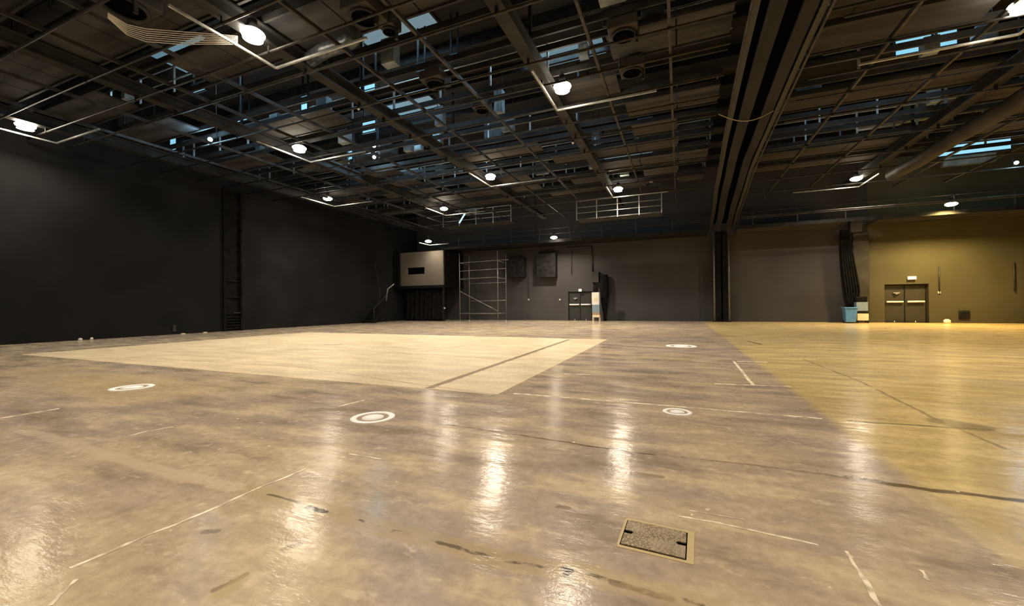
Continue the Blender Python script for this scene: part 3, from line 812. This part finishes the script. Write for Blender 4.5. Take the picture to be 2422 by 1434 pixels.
wall_box(1461,735,1476,757,.06,'wall_vent','small brown wall vent near the floor right of the black cloth bundle','vent',M['deck'])
wall_box(2268,735,2295,755,.06,'wall_vent','dark wall vent near the floor right of the olive double door','vent',M['blackm'])
for px, py, lab in ((1250,709,'small pale switch on the back wall right of the scaffold'),(1324,709,'small pale switch just left of the near double door'),(2222,692,'small switch on the olive wall right of the far double door'),
                    (1051,729,'tiny pale fitting on the booth post at back left')):
    yb = YB if px != 1051 else by
    p = Yp(px,py,yb-.05)
    t = thing('wall_switch', lab, 'switch', (p.x,yb,p.z), 0, 'small wall switches')
    MB().box((-.06,-.05,-.06),(.06,-.001,.06)).build('plate', M['white'], t, bevel=.01)
    MB().box((-.02,-.065,-.03),(.02,-.05,.03)).build('button', M['blackm'], t)
# conduits
def conduit(pts, label, r=.025, m='pipe'):
    q = [Yp(px,py,YB-.06) for px, py in pts]
    o = MB().tube(q, r, 6).build('conduit', M[m]); tag(o, label, 'conduit'); return o
conduit([(1400,585),(1401,643)], 'vertical conduit running up from the grey junction box', .05)
for k, dx in enumerate((0,4,8)):
    conduit([(1403+dx,668),(1403.5+dx,692)], 'short vertical conduit between junction box and cabinet, %s of three' % ('left','middle','right')[k], .03)
conduit([(1340,586),(1398,583),(1400,586)], 'thin horizontal conduit high on the wall above the near double door', .035)
conduit([(1250,660),(1250,707)], 'dark thin drop cable above the switch beside the scaffold', .012, 'cable')
conduit([(2221,630),(2222,690)], 'dark drop cable above the switch on the olive wall', .03, 'cable')
conduit([(2398,620),(2400,690)], 'dark cable stain-like line near the right edge of the olive wall', .03, 'cable')
conduit([(1352,590),(1352,650)], 'faint dark conduit on the wall left above the near double door', .02, 'cable')

# tall white/blue cabinet
def pbox(parent, name, m, px0, py0, px1, py1, y, dep, base, bevel=.01):
    a = Yp(px0,py0,y); b = Yp(px1,py1,y)
    return MB().box((a.x-base[0],y-base[1],b.z-base[2]),(b.x-base[0],y+dep-base[1],a.z-base[2])).build(name, m, parent, bevel=bevel)
yc = 30.95
bs = Yp(1410,759,yc)
base = Vector((bs.x, yc, 0))
t = thing('information_stand', 'tall narrow stand with white top, blue middle and wooden foot beside the near door', 'stand', base)
pbox(t,'white_panel',M['white'],1399.5,692,1417,721,yc,.45,base)['label'] = 'white upper panel'
pbox(t,'blue_panel',M['bluegrey'],1400.5,721.2,1418,739,yc,.45,base)['label'] = 'grey-blue middle panel'
pbox(t,'wood_panel',M['wood'],1401,739.2,1418,745,yc,.45,base)['label'] = 'brown wooden band'
pbox(t,'shelf',M['cream'],1401,745.2,1418.5,751,yc,.45,base)
a = Yp(1401,751.2,yc); b = Yp(1418.5,760,yc)
for xx in (a.x-base.x, b.x-base.x-.05):
    for yy in (0,.4): MB().box((xx,yy,0),(xx+.05,yy+.05,a.z)).build('leg', M['cream'], t)
pbox(t,'emblem',M['cream'],1405,705,1414,711.5,yc-.012,.01,base,0)['label'] = 'small pale beige square on the white panel'
# black cloth bundle right of it
def bundle(px, py0, py1, wpx, y, label, lean=0, name='cloth_bundle', sx=1.0):
    p1 = Yp(px,py0,y); p0 = Yp(px+lean,py1,y); r_ = (Yp(px+wpx/2,py1,y).x-Yp(px-wpx/2,py1,y).x)/2
    mb = MB(); n = 28; rows_ = 16; vs = []
    for j in range(rows_+1):
        v = j/rows_; c = p1.lerp(p0, v); c.z = p1.z+(0.01-p1.z)*v
        prof = (.35+.75*math.sin(PI*min(1,.25+v*.9))**.6) if sx == 1 else (1-.75*v)
        for i in range(n):
            a_ = 2*PI*i/n; rr = r_*prof*(1+.13*math.sin(a_*7+v*5)+.06*math.sin(a_*3-v*9))
            vs.append((c.x+rr*math.cos(a_), y+min(.28,r_*.6)*prof*math.sin(a_), c.z))
    fs = [(j*n+i, j*n+(i+1)%n, (j+1)*n+(i+1)%n, (j+1)*n+i) for j in range(rows_) for i in range(n)]
    fs += [tuple(reversed(range(n))), tuple(rows_*n+i for i in range(n))]
    fs = [tuple(reversed(f)) for f in fs]
    mb.add(vs, fs, True); o = mb.build(name, M['black']); return tag(o, label, 'curtain')
bundle(1428,650,761,17,31.72,'gathered black cloth bundle hanging beside the white and blue stand',4)
# wedge-shaped gathered curtain at the right
def poly_curtain(outline, y, label, dep=.35):
    """hanging curtain whose front follows an outline, pleated"""
    L = sorted(outline, key=lambda q: q[0]); mb = MB(); n = 40; vs = []
    for j in range(n+1):
        v = j/n; py = L[0][0]+(L[-1][0]-L[0][0])*v
        for (a, b) in zip(L[:-1], L[1:]):
            if a[0] <= py <= b[0]: 
                k = (py-a[0])/(b[0]-a[0]); x0, x1 = a[1]+(b[1]-a[1])*k, a[2]+(b[2]-a[2])*k
        A_, B_ = Yp(x0,py,y), Yp(x1,py,y)
        m_ = 48
        for i in range(m_+1):
            u = i/m_; q = A_.lerp(B_, u)
            vs.append((q.x, y+dep*.3*math.sin(u*6*2*PI+1.2*math.sin(v*4)), max(.01, q.z)))
    m_ = 48
    fs = [(j*(m_+1)+i, j*(m_+1)+i+1, (j+1)*(m_+1)+i+1, (j+1)*(m_+1)+i) for j in range(n) for i in range(m_)]
    mb.add(vs, fs, True); o = mb.build('curtain', M['black']); o.modifiers.new('t','SOLIDIFY').thickness = .03
    return tag(o, label, 'curtain')
poly_curtain([(545,1986,2004),(600,1988,2018),(640,1991,2026),(690,1996,2034),(720,2004,2026),(745,2008,2024)], 31.6, 'tall black gathered curtain hanging above the blue bin')
# brown grey wall pier beside it
a = Yp(2016,545,31.8); b = Yp(2056,760,31.8)
o = MB().box((a.x,31.72,0),(b.x,31.99,5.65)).build('wall_pier', M['duct']); tag(o, 'brown-grey flat pier on the back wall between curtain and olive wall', 'pier')
# motor box on top of pier
wall_box(2012,522,2040,548,.5,'hoist_motor','grey motor unit above the curtain at the top of the back wall','motor',M['duct'],detail=False)
# blue bin
yb_ = 30.9
p = Yp(2009.5,762,yb_); zt_ = Yp(2012,727,yb_).z
t = thing('waste_bin', 'blue wheeled plastic bin at the back wall under the black curtain', 'bin', (p.x,yb_,0))
def frustum(w0, d0, w1, d1, z0, z1):
    return MB().add([(-w0,-d0,z0),(w0,-d0,z0),(w0,d0,z0),(-w0,d0,z0),(-w1,-d1,z1),(w1,-d1,z1),(w1,d1,z1),(-w1,d1,z1)],
        [(0,3,2,1),(4,5,6,7),(0,1,5,4),(1,2,6,5),(2,3,7,6),(3,0,4,7)])
frustum(.24,.24,.31,.31,.06,zt_-.08).build('body', M['blue'], t, bevel=.03)
MB().box((-.35,-.35,zt_-.08),(.35,.35,zt_)).build('lid', M['blue'], t, bevel=.03)
MB().tube([(-.3,.36,zt_-.06),(.3,.36,zt_-.06)], .02, 8).build('handle', M['blackm'], t)
for xx in (-.22,.22):
    MB().tube([(xx-.03,.2,.09),(xx+.03,.2,.09)], .09, 16).build('wheel', M['blackm'], t)
bk = Yp(1992,745,31.6)
# pale trolley/table beside
ys_ = 30.95; bs = Yp(2039,762,ys_); base = Vector((bs.x, ys_, 0))
t = thing('storage_cart', 'grey-blue topped cart with cream lower drawer between blue bin and olive wall', 'cart', base)
pbox(t,'upper_box',M['bluegrey'],2025.5,715,2053.5,736,ys_,.4,base)['label'] = 'grey-blue upper box'
pbox(t,'shelf',M['blackm'],2027,736.2,2053.5,742,ys_+.03,.36,base)
pbox(t,'lower_drawer',M['cream'],2027.5,742.2,2055,758.5,ys_,.4,base)['label'] = 'cream lower drawer'
a = Yp(2028,758,ys_); b = Yp(2055,758,ys_)
for xx in (a.x-base.x, b.x-base.x-.06):
    for yy in (0,.34): MB().box((xx,yy,0),(xx+.06,yy+.06,a.z)).build('foot', M['blackm'], t)
pbox(t,'black_bag',M['black'],2024,702,2052,714.8,ys_+.02,.34,base,.05)
# pot
p = F(2240,763)
p.y = min(p.y, 31.5); p = Yp(2240,760,31.3)
t = thing('plastic_jug', 'small pale round jug on the floor right of the olive double door', 'jug', (p.x,31.3,0))
MB().lathe([(.001,0),(.13,.0),(.16,.08),(.15,.18),(.08,.24),(.05,.26),(.001,.26)], n=18).build('body', M['white'], t)
MB().lathe([(.055,.25),(.055,.30),(.001,.30)], n=14).build('cap', M['blackm'], t)
# rubble/low cables near the wall
for px, py, lab in ((1770,756,'crumpled dark cloth on the floor left of the near door'),):
    pass

# ---------------------------------------------------------------- left wall fittings
# pilaster with ladder
pa = Xp(527,784,XL); pb = Xp(570,780,XL)
t = thing('wall_pilaster', 'black recessed pilaster with a ladder rack on the left wall', 'pilaster', (XL,(pa.y+pb.y)/2,0))
hw_ = abs(pb.y-pa.y)/2
MB().box((0,-hw_,0),(.12,-hw_+.12,7.8)).box((0,hw_-.1,0),(.18,hw_,7.8)).box((0,-hw_+.12,0),(.02,hw_-.1,7.8)).build('frame', M['black'], t)
for k in range(8):
    z = .12+.16*k if k < 5 else .95+.9*(k-5)
    MB().box((.03,-hw_+.15,z),(.10,hw_-.12,z+.035)).build('rung', M['blackm'], t)
MB().box((.10,-hw_+.5,.98),(.13,hw_-.1,1.03)).build('pale_rung', M['duct'], t)
for px, py, s_, lab in ((190,803,.07,'small pale stub fitting on the floor at the left wall, leftmost of two'),(217,800,.055,'small pale stub fitting on the floor at the left wall, right of two'),
                    (433,787,.10,'small pale cable end on the floor at the left wall'),(485,788,.10,'flat pale scrap lying by the left wall before the pilaster')):
    p = Xp(px,py,XL+.25)
    t = thing('floor_fitting', lab, 'fitting', (XL+.25,p.y,0), 0, 'small fittings along the left wall')
    hgt = .10 if px < 300 else .05
    MB().lathe([(.001,0),(s_,0),(s_*.9,hgt*.7),(s_*.5,hgt),(.001,hgt)], n=12).build('body', M['white'] if px<300 else M['cream'], t)
p = Xp(413,777,XL+.05)
o = MB().box((0,-.06,-.16),(.05,.06,.16)).build('socket_box', M['duct'], loc=(XL,p.y,p.z)); tag(o, 'small grey socket box low on the left wall', 'socket')

for px, py, lab in ((848,257,'tiny pale pilot bulb under the broad beam at upper left centre'), (1355,338,'tiny pale pilot bulb under the beam beyond the lone upper centre lamp')):
    p = Z(px, py, 7.80)
    t = thing('pilot_bulb', lab, 'bulb', p)
    MB().lathe([(.001,-.05),(.03,-.04),(.05,0),(.05,.02)], n=14).build('dome', M['white'], t)  # small bulb without light, its glow is only the white colour
    MB().lathe([(.055,.02),(.055,.06),(.001,.06)], n=14).build('base', M['blackm'], t)
